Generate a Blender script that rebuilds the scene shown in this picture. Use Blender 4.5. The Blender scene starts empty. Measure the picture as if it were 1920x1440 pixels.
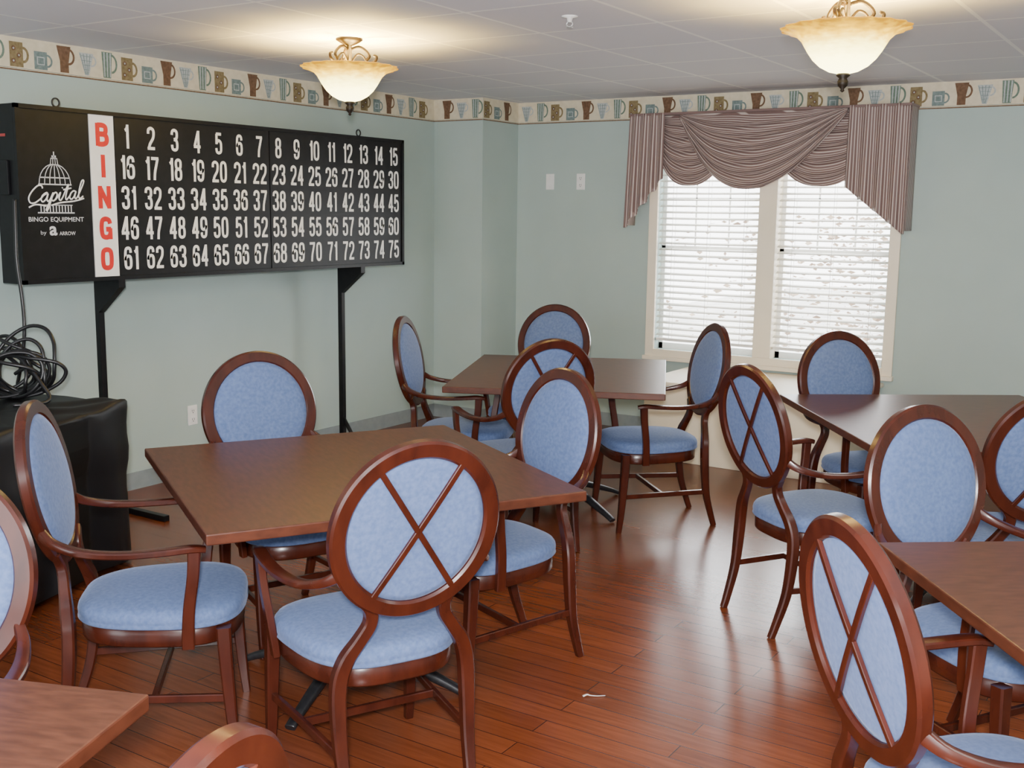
import bpy, bmesh, math, random
from mathutils import Vector, Matrix
random.seed(7)
scene=bpy.context.scene
COL=scene.collection
# ---------------------------------------------------------------- materials
def new_mat(name):
    m=bpy.data.materials.new(name); m.use_nodes=True
    nt=m.node_tree; b=nt.nodes['Principled BSDF']
    return m,nt,b
def N(nt,t,**k):
    n=nt.nodes.new(t)
    for a,v in k.items():
        if a in n.inputs: n.inputs[a].default_value=v
        else: setattr(n,a,v)
    return n
def noise_mat(name,c1,c2,scale=20,rough=.5,stretch=(1,1,1),bump=0,detail=4,spec=.5,lo=.35,hi=.65,sheen=0,coat=0,metal=0,coord='Object'):
    m,nt,b=new_mat(name)
    tc=N(nt,'ShaderNodeTexCoord'); mp=N(nt,'ShaderNodeMapping'); mp.inputs['Scale'].default_value=stretch
    no=N(nt,'ShaderNodeTexNoise'); no.inputs['Scale'].default_value=scale; no.inputs['Detail'].default_value=detail
    cr=N(nt,'ShaderNodeValToRGB'); cr.color_ramp.elements[0].position=lo; cr.color_ramp.elements[1].position=hi
    cr.color_ramp.elements[0].color=(*c1,1); cr.color_ramp.elements[1].color=(*c2,1)
    L=nt.links.new
    L(tc.outputs[coord],mp.inputs[0]); L(mp.outputs[0],no.inputs['Vector']); L(no.outputs['Fac'],cr.inputs[0]); L(cr.outputs[0],b.inputs['Base Color'])
    b.inputs['Roughness'].default_value=rough; b.inputs['Specular IOR Level'].default_value=spec; b.inputs['Metallic'].default_value=metal
    if sheen: b.inputs['Sheen Weight'].default_value=sheen; b.inputs['Sheen Roughness'].default_value=.4; b.inputs['Sheen Tint'].default_value=(.65,.75,1,1)
    if coat: b.inputs['Coat Weight'].default_value=coat; b.inputs['Coat Roughness'].default_value=.15
    if bump:
        bp=N(nt,'ShaderNodeBump'); bp.inputs['Strength'].default_value=bump; bp.inputs['Distance'].default_value=.002
        L(no.outputs['Fac'],bp.inputs['Height']); L(bp.outputs[0],b.inputs['Normal'])
    return m
M={}
M['wall']=noise_mat('sage_wall_paint',(.385,.475,.445),(.405,.495,.465),scale=3,rough=.7,spec=.25)
M['white']=noise_mat('white_plastic',(.78,.77,.74),(.82,.81,.78),rough=.4)
M['cream']=noise_mat('cream_paint',(.80,.71,.54),(.84,.75,.58),scale=4,rough=.5)
M['casing']=noise_mat('ivory_trim',(.88,.78,.61),(.92,.82,.65),scale=4,rough=.45)
M['wood']=noise_mat('mahogany_stained_wood',(.036,.0068,.0032),(.058,.0115,.005),scale=7,stretch=(3,3,1),rough=.27,coat=.12,spec=.45)
M['top']=noise_mat('walnut_laminate',(.060,.021,.011),(.098,.035,.0185),scale=16,stretch=(1,4,4),rough=.36,detail=9,spec=.4)
M['edge']=noise_mat('table_edge_wood',(.058,.0165,.008),(.085,.025,.012),scale=10,stretch=(2,2,5),rough=.36,spec=.35)
M['fabric']=noise_mat('blue_velour',(.086,.130,.262),(.122,.174,.322),scale=80,rough=.9,bump=.4,detail=8,sheen=.22,spec=.1,lo=.32,hi=.68)
M['black']=noise_mat('black_enamel',(.004,.004,.005),(.007,.007,.008),rough=.42,spec=.25)
M['iron']=noise_mat('black_cast_iron',(.010,.010,.012),(.018,.018,.020),scale=60,rough=.42,bump=.2)
M['vinyl']=noise_mat('black_vinyl_cover',(.005,.005,.006),(.009,.009,.010),scale=5,rough=.45,spec=.3)
M['cable']=noise_mat('black_rubber_cable',(.006,.006,.007),(.012,.012,.013),rough=.35)
M['numwhite']=noise_mat('number_white',(.80,.79,.75),(.85,.84,.80),rough=.5)
M['logogrey']=noise_mat('logo_grey',(.55,.56,.57),(.61,.62,.63),rough=.5)
M['red']=noise_mat('letter_red',(.55,.010,.009),(.61,.016,.013),rough=.5)
M['dullred']=noise_mat('indicator_red',(.28,.03,.03),(.34,.04,.04),rough=.5)
M['bronze']=noise_mat('antique_bronze',(.010,.0055,.0025),(.022,.012,.005),scale=30,rough=.5,metal=.1,spec=.3)
M['chrome']=noise_mat('chrome',(.6,.6,.6),(.75,.75,.75),rough=.3,metal=.7)
M['bordercream']=noise_mat('wallpaper_border_cream',(.64,.56,.40),(.71,.63,.47),scale=25,rough=.7)
M['cupbrown']=noise_mat('cup_brown',(.12,.062,.03),(.18,.10,.055),scale=60,rough=.8)
M['cupolive']=noise_mat('cup_olive',(.18,.13,.055),(.26,.20,.10),scale=60,rough=.8)
M['cupteal']=noise_mat('cup_teal',(.14,.19,.18),(.20,.26,.25),scale=60,rough=.8)
M['cupgrey']=noise_mat('cup_grey',(.38,.42,.42),(.50,.52,.50),scale=120,rough=.8)
M['cupgreen']=noise_mat('cup_green',(.11,.165,.12),(.17,.23,.18),scale=60,rough=.8)
M['leaf']=noise_mat('shrub_leaf',(.22,.15,.11),(.50,.40,.30),scale=3,rough=.8)
M['ground']=noise_mat('pale_ground',(.5,.5,.48),(.7,.7,.68),scale=2,rough=.9)
M['paper']=noise_mat('paper_scrap',(.75,.74,.7),(.85,.84,.8),rough=.8)
M['slot']=noise_mat('dark_slot',(.03,.03,.03),(.05,.05,.05),rough=.6)
M['base']=noise_mat('vinyl_baseboard',(.22,.26,.27),(.25,.29,.30),rough=.5)
def blind_mat():
    m,nt,b=new_mat('white_blind_slat')
    b.inputs['Base Color'].default_value=(.88,.86,.80,1); b.inputs['Roughness'].default_value=.45
    no=N(nt,'ShaderNodeTexNoise'); no.inputs['Scale'].default_value=8
    tr=N(nt,'ShaderNodeBsdfTranslucent'); tr.inputs[0].default_value=(.95,.93,.87,1)
    mx=N(nt,'ShaderNodeMixShader'); mr=N(nt,'ShaderNodeMapRange'); mr.inputs[3].default_value=.25; mr.inputs[4].default_value=.35
    L=nt.links.new; L(no.outputs['Fac'],mr.inputs[0]); L(mr.outputs[0],mx.inputs[0])
    L(b.outputs[0],mx.inputs[1]); L(tr.outputs[0],mx.inputs[2]); L(mx.outputs[0],nt.nodes['Material Output'].inputs[0])
    return m
M['blind']=blind_mat()
def glass_pane():
    m,nt,b=new_mat('window_glass')
    t=N(nt,'ShaderNodeBsdfTransparent'); g=N(nt,'ShaderNodeBsdfGlossy'); g.inputs['Roughness'].default_value=.02
    fr=N(nt,'ShaderNodeFresnel'); fr.inputs[0].default_value=1.2
    mx=N(nt,'ShaderNodeMixShader'); L=nt.links.new
    L(fr.outputs[0],mx.inputs[0]);L(t.outputs[0],mx.inputs[1]);L(g.outputs[0],mx.inputs[2]);L(mx.outputs[0],nt.nodes['Material Output'].inputs[0])
    return m
M['glass']=glass_pane()
def stripe_mat():
    m,nt,b=new_mat('mauve_striped_fabric')
    uv=N(nt,'ShaderNodeUVMap'); sp=N(nt,'ShaderNodeSeparateXYZ')
    mu=N(nt,'ShaderNodeMath',operation='FRACT')
    cr=N(nt,'ShaderNodeValToRGB'); e=cr.color_ramp.elements
    e[0].position=0;e[0].color=(.18,.112,.102,1);e[1].position=.46;e[1].color=(.18,.112,.102,1)
    a=e.new(.54);a.color=(.54,.45,.40,1);a=e.new(.76);a.color=(.58,.49,.44,1);a=e.new(.84);a.color=(.185,.115,.105,1)
    L=nt.links.new;L(uv.outputs[0],sp.inputs[0]);L(sp.outputs[0],mu.inputs[0]);L(mu.outputs[0],cr.inputs[0]);L(cr.outputs[0],b.inputs['Base Color'])
    b.inputs['Roughness'].default_value=.6;b.inputs['Sheen Weight'].default_value=.1
    return m
M['stripe']=stripe_mat()
def floor_mat():
    m,nt,b=new_mat('cherry_plank_floor')
    tc=N(nt,'ShaderNodeTexCoord'); br=N(nt,'ShaderNodeTexBrick'); br.offset=.37; br.offset_frequency=2
    br.inputs['Scale'].default_value=1; br.inputs['Brick Width'].default_value=1.15; br.inputs['Row Height'].default_value=.088
    br.inputs['Mortar Size'].default_value=.0018; br.inputs['Mortar Smooth'].default_value=.1
    br.inputs['Color1'].default_value=(.138,.035,.012,1);br.inputs['Color2'].default_value=(.182,.049,.0175,1);br.inputs['Mortar'].default_value=(.045,.012,.006,1)
    mp=N(nt,'ShaderNodeMapping');mp.inputs['Scale'].default_value=(1.2,14,1)
    no=N(nt,'ShaderNodeTexNoise');no.inputs['Scale'].default_value=4;no.inputs['Detail'].default_value=8;no.inputs['Distortion'].default_value=.6
    cr=N(nt,'ShaderNodeValToRGB');cr.color_ramp.elements[0].position=.3;cr.color_ramp.elements[0].color=(.78,.74,.71,1);cr.color_ramp.elements[1].position=.7;cr.color_ramp.elements[1].color=(1.1,1.1,1.1,1)
    mx=N(nt,'ShaderNodeMix',data_type='RGBA',blend_type='MULTIPLY');mx.inputs[0].default_value=1
    L=nt.links.new
    L(tc.outputs['Object'],br.inputs['Vector']);L(tc.outputs['Object'],mp.inputs[0]);L(mp.outputs[0],no.inputs['Vector']);L(no.outputs['Fac'],cr.inputs[0])
    L(br.outputs['Color'],mx.inputs[6]);L(cr.outputs[0],mx.inputs[7]);L(mx.outputs[2],b.inputs['Base Color'])
    bp=N(nt,'ShaderNodeBump');bp.inputs['Strength'].default_value=.3;bp.inputs['Distance'].default_value=.001;bp.invert=True
    L(br.outputs['Fac'],bp.inputs['Height']);L(bp.outputs[0],b.inputs['Normal'])
    b.inputs['Roughness'].default_value=.26;b.inputs['Specular IOR Level'].default_value=.48
    return m
M['floor']=floor_mat()
def ceil_mat():
    m,nt,b=new_mat('acoustic_tile_ceiling')
    tc=N(nt,'ShaderNodeTexCoord');mp=N(nt,'ShaderNodeMapping');mp.inputs['Location'].default_value=(-.695,3.405,0)
    br=N(nt,'ShaderNodeTexBrick');br.offset=0;br.inputs['Scale'].default_value=1;br.inputs['Brick Width'].default_value=.61;br.inputs['Row Height'].default_value=.61
    br.inputs['Mortar Size'].default_value=.010;br.inputs['Mortar Smooth'].default_value=0
    br.inputs['Color1'].default_value=(.77,.765,.825,1);br.inputs['Color2'].default_value=(.79,.785,.845,1);br.inputs['Mortar'].default_value=(1,1,1,1)
    no=N(nt,'ShaderNodeTexNoise');no.inputs['Scale'].default_value=160
    mx=N(nt,'ShaderNodeMix',data_type='RGBA',blend_type='MULTIPLY');mx.inputs[0].default_value=.06
    L=nt.links.new;L(tc.outputs['Object'],mp.inputs[0]);L(mp.outputs[0],br.inputs['Vector']);L(tc.outputs['Object'],no.inputs['Vector'])
    L(br.outputs['Color'],mx.inputs[6]);L(no.outputs['Color'],mx.inputs[7]);L(mx.outputs[2],b.inputs['Base Color'])
    bp=N(nt,'ShaderNodeBump');bp.inputs['Strength'].default_value=.5;bp.inputs['Distance'].default_value=.006
    L(br.outputs['Fac'],bp.inputs['Height']);L(bp.outputs[0],b.inputs['Normal']);b.inputs['Roughness'].default_value=.8
    return m
M['ceil']=ceil_mat()
def shade_mat():
    m,nt,b=new_mat('amber_alabaster_glass')
    tc=N(nt,'ShaderNodeTexCoord');sp=N(nt,'ShaderNodeSeparateXYZ')
    mr=N(nt,'ShaderNodeMapRange');mr.inputs[1].default_value=-.305;mr.inputs[2].default_value=-.13
    no=N(nt,'ShaderNodeTexNoise');no.inputs['Scale'].default_value=12;no.inputs['Detail'].default_value=5
    ad=N(nt,'ShaderNodeMath',operation='MULTIPLY_ADD');ad.inputs[1].default_value=.3
    cr=N(nt,'ShaderNodeValToRGB');e=cr.color_ramp.elements
    e[0].position=.0;e[0].color=(1,.90,.42,1);e[1].position=1;e[1].color=(.80,.36,.0,1)
    x=e.new(.55);x.color=(1,.84,.24,1);x=e.new(.82);x.color=(.98,.54,.01,1)
    L=nt.links.new;L(tc.outputs['Object'],sp.inputs[0]);L(sp.outputs[2],mr.inputs[0]);L(no.outputs['Fac'],ad.inputs[0]);L(mr.outputs[0],ad.inputs[2]);
    sb=N(nt,'ShaderNodeMath',operation='SUBTRACT');sb.inputs[1].default_value=.12
    L(ad.outputs[0],sb.inputs[0]);L(sb.outputs[0],cr.inputs[0])
    st=N(nt,'ShaderNodeMapRange');st.inputs[1].default_value=.3;st.inputs[2].default_value=.98;st.inputs[3].default_value=11.0;st.inputs[4].default_value=1.3
    L(sb.outputs[0],st.inputs[0])
    b.inputs['Base Color'].default_value=(.12,.07,.008,1)
    L(cr.outputs[0],b.inputs['Emission Color']);L(st.outputs[0],b.inputs['Emission Strength'])
    b.inputs['Roughness'].default_value=.45;b.inputs['Specular IOR Level'].default_value=.2
    return m
M['shade']=shade_mat()
# ---------------------------------------------------------------- mesh helpers
def link(o,parent=None):
    COL.objects.link(o)
    if parent is not None: o.parent=parent
    return o
def obj_from_bm(name,bm,mats,smooth=False,parent=None):
    me=bpy.data.meshes.new(name); bmesh.ops.recalc_face_normals(bm,faces=bm.faces) if name not in('glass_pane',) else None
    bm.to_mesh(me); bm.free()
    if not isinstance(mats,(list,tuple)): mats=[mats]
    for m in mats: me.materials.append(m)
    if smooth:
        for p in me.polygons: p.use_smooth=True
    o=bpy.data.objects.new(name,me); return link(o,parent)
def add_box(bm,x0,x1,y0,y1,z0,z1,mi=0,bev=0,mat4=None):
    vs=[bm.verts.new((x,y,z)) for x in(x0,x1) for y in(y0,y1) for z in(z0,z1)]
    idx=[(0,1,3,2),(4,6,7,5),(0,4,5,1),(2,3,7,6),(0,2,6,4),(1,5,7,3)]
    fs=[bm.faces.new([vs[i] for i in f]) for f in idx]
    for f in fs: f.material_index=mi
    if bev:
        es=set(e for f in fs for e in f.edges)
        r=bmesh.ops.bevel(bm,geom=list(es),offset=bev,segments=2,affect='EDGES',profile=.5)
        for f in r['faces']: f.material_index=mi
        vs=list(set(v for f in r['faces'] for v in f.verts)|set(v for v in vs if v.is_valid))
    if mat4 is not None:
        for v in vs: v.co=mat4@v.co
    return vs
def box_obj(name,b,mat,bev=0,parent=None,mat4=None):
    bm=bmesh.new(); add_box(bm,*b,bev=bev,mat4=mat4); return obj_from_bm(name,bm,mat,parent=parent)
def catmull(P,sub,closed=False):
    n=len(P);out=[];rng=range(n if closed else n-1)
    g=(lambda i:P[i%n]) if closed else (lambda i:P[max(0,min(n-1,i))])
    for i in rng:
        a,b,c,d=[Vector(g(i+k)) for k in(-1,0,1,2)]
        for s in range(sub):
            t=s/sub
            out.append(.5*((2*b)+(c-a)*t+(2*a-5*b+4*c-d)*t*t+(3*b-a-3*c+d)*t**3))
    if not closed: out.append(Vector(P[-1]))
    return out
def sweep_bm(bm,pts,secs,up,closed=False,n=12,sub=6,ex=.6,mi=0,rect=0):
    """pts control pts; secs (a,b) half sizes: a sideways (T x up), b along up; rect>0: chamfered rectangle section"""
    C=catmull([tuple(p) for p in pts],sub,closed)
    if len(secs)==1: S=[Vector((secs[0][0],secs[0][1],0))]*len(C)
    else: S=catmull([(a,b,0) for a,b in secs],sub,closed)
    up=Vector(up);rings=[];m=len(C)
    for i,c in enumerate(C):
        if closed: T=C[(i+1)%m]-C[i-1]
        else: T=C[min(i+1,m-1)]-C[max(i-1,0)]
        T.normalize(); sd=T.cross(up)
        sd.normalize(); u2=sd.cross(T)
        r=[]
        if rect:
            a,b=S[i][0],S[i][1];ch=rect*min(a,b)
            for x,y in((a,-(b-ch)),(a,b-ch),(a-ch,b),(-(a-ch),b),(-a,b-ch),(-a,-(b-ch)),(-(a-ch),-b),(a-ch,-b)):
                r.append(bm.verts.new(c+sd*x+u2*y))
        else:
            for k in range(n):
                a=2*math.pi*(k+.5)/n;ca,sa=math.cos(a),math.sin(a)
                x=math.copysign(abs(ca)**ex,ca)*S[i][0];y=math.copysign(abs(sa)**ex,sa)*S[i][1]
                r.append(bm.verts.new(c+sd*x+u2*y))
        rings.append(r)
    n=len(rings[0])
    for i in range(m if closed else m-1):
        a,b=rings[i],rings[(i+1)%m]
        for k in range(n):
            f=bm.faces.new((a[k],a[(k+1)%n],b[(k+1)%n],b[k]));f.smooth=True;f.material_index=mi
    if not closed:
        for r in(rings[0],rings[-1]):
            f=bm.faces.new(r if r is rings[0] else r[::-1]);f.material_index=mi
def sweep_obj(name,pts,secs,up,mat,parent=None,**k):
    bm=bmesh.new();sweep_bm(bm,pts,secs,up,**k)
    return obj_from_bm(name,bm,mat,parent=parent)
def lathe_bm(bm,prof,n=32,mi=0,center=(0,0,0),scal=None):
    rings=[]
    for r,z in prof:
        if r<1e-5: rings.append([bm.verts.new((center[0],center[1],center[2]+z))])
        else:
            ring=[]
            for k in range(n):
                a=2*math.pi*k/n; rr=r if scal is None else r*(1+scal(r,a))
                ring.append(bm.verts.new((center[0]+rr*math.cos(a),center[1]+rr*math.sin(a),center[2]+z)))
            rings.append(ring)
    for a,b in zip(rings,rings[1:]):
        for k in range(n):
            k2=(k+1)%n
            if len(a)==1 and len(b)==1: continue
            if len(a)==1: f=bm.faces.new((a[0],b[k],b[k2]))
            elif len(b)==1: f=bm.faces.new((a[k],a[k2],b[0]))
            else: f=bm.faces.new((a[k],a[k2],b[k2],b[k]))
            f.smooth=True;f.material_index=mi
def empty(name,loc=(0,0,0),rot=0,label=None,category=None,group=None):
    e=bpy.data.objects.new(name,None);e.empty_display_size=.1;e.location=loc;e.rotation_euler=(0,0,rot);COL.objects.link(e)
    meta(e,label,category,group);return e
def meta(o,label=None,category=None,group=None,kind=None):
    if label:o['label']=label
    if category:o['category']=category
    if group:o['group']=group
    if kind:o['kind']=kind
    return o
# ---------------------------------------------------------------- room
XL=-.45;YB=0;HB=-.485;H=2.44;XR=6.4;YF=-9.2
def struct(o,label): return meta(o,label,None,None,'structure')
o=struct(box_obj('floor',(XL-.15,XR+.15,YF-.15,.15,-.1,0),M['floor']),'glossy cherry wood plank floor')
o=struct(box_obj('ceiling',(XL-.15,XR+.15,YF-.15,.15,H,H+.1),M['ceil']),'suspended acoustic tile ceiling with white grid')
struct(box_obj('wall_left',(XL-.15,XL,YF-.15,.15,0,H),M['wall']),'sage green painted side wall')
struct(box_obj('wall_right',(XR,XR+.15,YF-.15,.15,0,H),M['wall']),'sage green painted side wall')
struct(box_obj('wall_front',(XL,XR,YF-.15,YF,0,H),M['wall']),'sage green painted wall')
struct(box_obj('wall_corner',(XL,0,HB,0,0,H),M['wall']),'boxed-out sage green corner chase')
WX0,WX1,WZ0,WZ1=1.22,2.88,.62,2.12
bm=bmesh.new()
add_box(bm,XL,WX0,0,.15,0,H);add_box(bm,WX1,XR,0,.15,0,H);add_box(bm,WX0,WX1,0,.15,0,WZ0);add_box(bm,WX0,WX1,0,.15,WZ1,H)
struct(obj_from_bm('wall_back',bm,M['wall']),'sage green painted window wall')
bm=bmesh.new();add_box(bm,XL,XL+.008,YF,HB,0,.1);struct(obj_from_bm('baseboard_left',bm,M['base']),'grey-green vinyl baseboard')
bm=bmesh.new();add_box(bm,0,XR,-.008,0,0,.1);struct(obj_from_bm('baseboard_back',bm,M['base']),'grey-green vinyl baseboard')
bm=bmesh.new();add_box(bm,XL,.008,HB-.008,HB,0,.1);add_box(bm,0,.008,HB,-.008,0,.1);struct(obj_from_bm('baseboard_corner',bm,M['base']),'grey-green vinyl baseboard')
# wallpaper border --------------------------------------------------
bmats=[M['bordercream'],M['cupbrown'],M['cupteal'],M['cupolive'],M['cupgrey'],M['cupgreen']]
BZ=2.278;
def border(name,origin,direction,normal,length,start):
    bm=bmesh.new();D=Vector(direction);Nn=Vector(normal);O=Vector(origin)
    K=1.27;st=[0.0]
    def P(s,z,off): return O+D*s+Vector((0,0,z))+Nn*off
    zb=BZ+.018
    def poly(pts,mi,off=.003):
        f=bm.faces.new([bm.verts.new(P(st[0]+s*K,zb+z*K,off)) for s,z in pts]);f.material_index=mi
    def raw(a,b,z0,z1,mi,off):
        f=bm.faces.new([bm.verts.new(P(s,z,off)) for s,z in((a,z0),(b,z0),(b,z1),(a,z1))]);f.material_index=mi
    def strip(a,b,z0,z1,mi,off): poly([(a,z0),(b,z0),(b,z1),(a,z1)],mi,off)
    raw(0,length,BZ,H,0,.0015); raw(0,length,BZ,BZ+.007,1,.002); raw(0,length,BZ+.010,BZ+.0125,2,.002)
    def ring(cx,cz,rx,rz,w,mi,a0=-90,a1=90,off=.0028):
        n=10
        for i in range(n):
            t0=math.radians(a0+(a1-a0)*i/n);t1=math.radians(a0+(a1-a0)*(i+1)/n)
            poly([(cx+rx*math.cos(t0),cz+rz*math.sin(t0)),(cx+rx*math.cos(t1),cz+rz*math.sin(t1)),(cx+(rx-w)*math.cos(t1),cz+(rz-w)*math.sin(t1)),(cx+(rx-w)*math.cos(t0),cz+(rz-w)*math.sin(t0))],mi,off)
    def disc(cx,cz,r,mi,off):
        poly([(cx+r*math.cos(t*math.pi/4),cz+r*math.sin(t*math.pi/4)) for t in range(8)],mi,off)
    s=start;k=0
    while s<length-.05:
        if s>.05:
            t=k%5;st[0]=s
            if t==0:
                strip(-.036,.022,0,.095,3,.003)
                ring(.022,.048,.026,.032,.01,3)
                for dx,dz in((-.018,.07),(.004,.045),(-.02,.022)): disc(dx,dz,.01,1,.0034);disc(dx,dz,.004,4,.0038)
            elif t==1:
                strip(-.034,.024,0,.07,2,.003);ring(.024,.036,.024,.026,.008,2)
                strip(-.022,.012,.018,.05,4,.0034);strip(-.018,.008,.022,.046,2,.0037)
            elif t==2:
                poly([(-.022,0),(.018,0),(.018,.04),(.03,.105),(-.036,.105),(-.022,.045)],1,.003)
                ring(.018,.065,.03,.034,.009,1)
            elif t==3:
                poly([(-.01,0),(.01,0),(.034,.09),(-.036,.09)],4,.003);ring(.022,.06,.026,.024,.007,4)
                for q in range(4): poly([(-.032+q*.016,.086),(-.029+q*.016,.086),(-.006+q*.004,.004),(-.009+q*.004,.004)],2,.0034)
                for q in range(4): strip(-.014-q*.005,.012+q*.005,.022+q*.018,.024+q*.018,2,.0036)
            else:
                poly([(-.024,0),(.014,0),(.022,.106),(-.03,.106)],5,.003);ring(.018,.06,.03,.04,.009,5)
                for q in range(3): poly([(-.02+q*.014,.004),(-.015+q*.014,.004),(-.014+q*.0155,.104),(-.021+q*.0155,.104)],4,.0034)
        s+=.1322;k+=1
    me=bpy.data.meshes.new(name);bm.to_mesh(me);bm.free()
    for m in bmats: me.materials.append(m)
    o=bpy.data.objects.new(name,me);link(o);struct(o,'wallpaper border printed with coffee mugs and pitchers')
per=.661
s0=(-3.935-YF)%per-per
border('trim_1',(XL,YF,0),(0,1,0),(1,0,0),HB-YF,s0)
border('trim_2',(XL,HB,0),(1,0,0),(0,-1,0),.45,-.139)
border('trim_3',(0,HB,0),(0,1,0),(1,0,0),.485,.055)
border('trim_4',(0,0,0),(1,0,0),(0,-1,0),XR,.21-per+.132)
# ---------------------------------------------------------------- window
win=empty('window_1',(0,0,0));struct(win,'white double window with ivory casing')
bm=bmesh.new()
c0,c1,z0,z1=1.155,2.945,.555,2.18
add_box(bm,c0,WX0+.004,-.022,.0,z0,z1,bev=.004);add_box(bm,WX1-.004,c1,-.022,.0,z0,z1,bev=.004)
add_box(bm,WX0,WX1,-.022,0,WZ1,z1,bev=.004);add_box(bm,WX0,WX1,-.03,0,z0,WZ0+.004,bev=.004)
add_box(bm,1.985,2.115,-.02,.14,WZ0,WZ1,bev=.004)
add_box(bm,c0-.01,c1+.01,-.045,-.0,z0-.012,z0+.018,bev=.004)
obj_from_bm('casing',bm,M['casing'],parent=win)
bm=bmesh.new()
for a,b in((WX0,1.985),(2.115,WX1)):
    add_box(bm,a,a+.03,.08,.12,WZ0,WZ1);add_box(bm,b-.03,b,.08,.12,WZ0,WZ1);add_box(bm,a,b,.08,.12,WZ0,WZ0+.045);add_box(bm,a,b,.08,.12,WZ1-.05,WZ1)
    add_box(bm,a,b,.08,.12,1.36,1.38)
    for xx in (a+(b-a)/3,a+2*(b-a)/3): add_box(bm,xx-.006,xx+.006,.095,.105,1.38,WZ1-.05)
    add_box(bm,a,b,.095,.105,1.714,1.726)
obj_from_bm('sash',bm,M['white'],parent=win)
for a,b in((WX0,1.985),(2.115,WX1)):
    bm=bmesh.new();f=bm.faces.new([bm.verts.new(v) for v in((a+.02,.1,WZ0+.02),(b-.02,.1,WZ0+.02),(b-.02,.1,WZ1-.02),(a+.02,.1,WZ1-.02))])
    obj_from_bm('glass_pane',bm,M['glass'],parent=win)
def blind(x0,x1):
    e=empty('venetian_blind',((x0+x1)/2,.035,WZ1-.03),0,'white slatted venetian blind lowered inside the window','blind','venetian blinds on the double window')
    w=(x1-x0)/2
    bm=bmesh.new();add_box(bm,-w,w,-.03,.03,-.04,.0,bev=.004);obj_from_bm('head_rail',bm,M['white'],parent=e)
    bm=bmesh.new();zt=WZ1-.03;zz=-.07;tilt=math.radians(15)
    while zt+zz>WZ0+.07:
        r=[]
        for q in range(5):
            s=(q/4-.5)*.05; cv=.004*(1-(2*s/.05)**2)
            r.append((s*math.cos(tilt)-cv*math.sin(tilt), s*math.sin(tilt)+cv*math.cos(tilt)+zz))
        for (ya,za),(yb,zb2) in zip(r,r[1:]):
            f=bm.faces.new([bm.verts.new(v) for v in((-w,ya,za),(w,ya,za),(w,yb,zb2),(-w,yb,zb2))])
            f.smooth=True
        zz-=.0445
    bmesh.ops.remove_doubles(bm,verts=bm.verts,dist=1e-5)
    o=obj_from_bm('slats',bm,M['blind'],parent=e);md=o.modifiers.new('t','SOLIDIFY');md.thickness=.003
    bm=bmesh.new();add_box(bm,-w,w,-.025,.025,zz-.0,zz+.02,bev=.004);obj_from_bm('bottom_rail',bm,M['white'],parent=e)
    bm=bmesh.new()
    for xx in(-w*.72,0,w*.72):
        for yy in(-.027,.027): add_box(bm,xx-.0012,xx+.0012,yy-.001,yy+.001,zz,-.02)
    obj_from_bm('ladder_cord',bm,M['white'],parent=e)
blind(WX0+.006,1.981);blind(2.119,WX1-.006)
# valance ------------------------------------------------------------
val=empty('window_valance',(0,-.01,2.3),0,'taupe and cream striped swag valance with pleated tails over the window','valance')
def grid_obj(name,fn,uvf,nu,nv,parent):
    bm=bmesh.new();uvl=bm.loops.layers.uv.new('UVMap');V=[[bm.verts.new(fn(i/nu,j/nv)) for i in range(nu+1)] for j in range(nv+1)]
    for j in range(nv):
        for i in range(nu):
            f=bm.faces.new((V[j][i],V[j][i+1],V[j+1][i+1],V[j+1][i]));f.smooth=True
            for l,(a,b) in zip(f.loops,((i,j),(i+1,j),(i+1,j+1),(i,j+1))): l[uvl].uv=uvf(a/nu,b/nv)
    me=bpy.data.meshes.new(name);bm.to_mesh(me);bm.free();me.materials.append(M['stripe'])
    o=bpy.data.objects.new(name,me);link(o,parent);md=o.modifiers.new('thick','SOLIDIFY');md.thickness=.003
    return o
def swag(xa,xb,drop,y0,peak=0.,nf=5,ns=36,lh=.03,rh=.03,ex=2.5):
    def fn(s,t):
        u=2*s-1
        uu=u-peak*(1-u*u)
        sh=max(0,1-abs(uu)**ex)
        ends=(lh if u<0 else rh)*abs(u)**3
        x=(xa+xb)/2+(xb-xa)/2*u*(1-.06*t*(1-abs(u)))
        tb=t+.35/(2*math.pi*nf)*math.sin(2*math.pi*nf*t+1.1*u+y0*40)*(t*(1-t)*4)
        z=-.004-drop*(.04+.96*tb)*sh-ends*t
        ph=2*math.pi*nf*t+1.1*u+y0*40+.4*math.sin(5*u)
        ridge=math.sin(ph)+.35*math.sin(2*ph+1)
        y=y0-.050*sh*math.sin(math.pi*min(1,t*.72+.12))-.017*ridge*(.5+.5*sh)*min(1,t*6)
        if t<.001: z=.0
        return (x,y,z)
    return grid_obj('swag',fn,lambda s,t:(t*ns+.7*math.sin(6*s+2*t)+.15*math.sin(23*s),s),72,140,val)
swag(1.18,1.90,.490,-.095,-.08,5,32,ex=2.6)
swag(1.98,2.86,.495,-.095,.04,5,32,ex=2.6)
swag(1.44,2.60,.515,-.155,-.12,6,34,ex=2.3)
def tail(xa,xb,zin,zout,left,name):
    steps=4
    def fn(s,t):
        q=(1-s) if left else s
        fr=q*steps-math.floor(q*steps*.999)
        sm=fr*fr*(3-2*fr)
        k2=(math.floor(q*steps*.999)+sm)/steps
        zb=zin+(zout-zin)*min(1,.75*k2+.25*q+.03)
        fl=.03*t*q*(-1 if left else .15)
        x=xa+(xb-xa)*s+fl
        y=-.19-.020*math.sin(math.pi*q*steps*2)*(.35+.65*t)
        return (x,y,.002+(zb-2.3)*t)
    return grid_obj(name,fn,lambda s,t:(s*(xb-xa)/.0165,t),72,30,val)
tail(1.07,1.34,1.86,1.505,True,'tail');tail(2.62,3.00,1.80,1.50,False,'tail')
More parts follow.
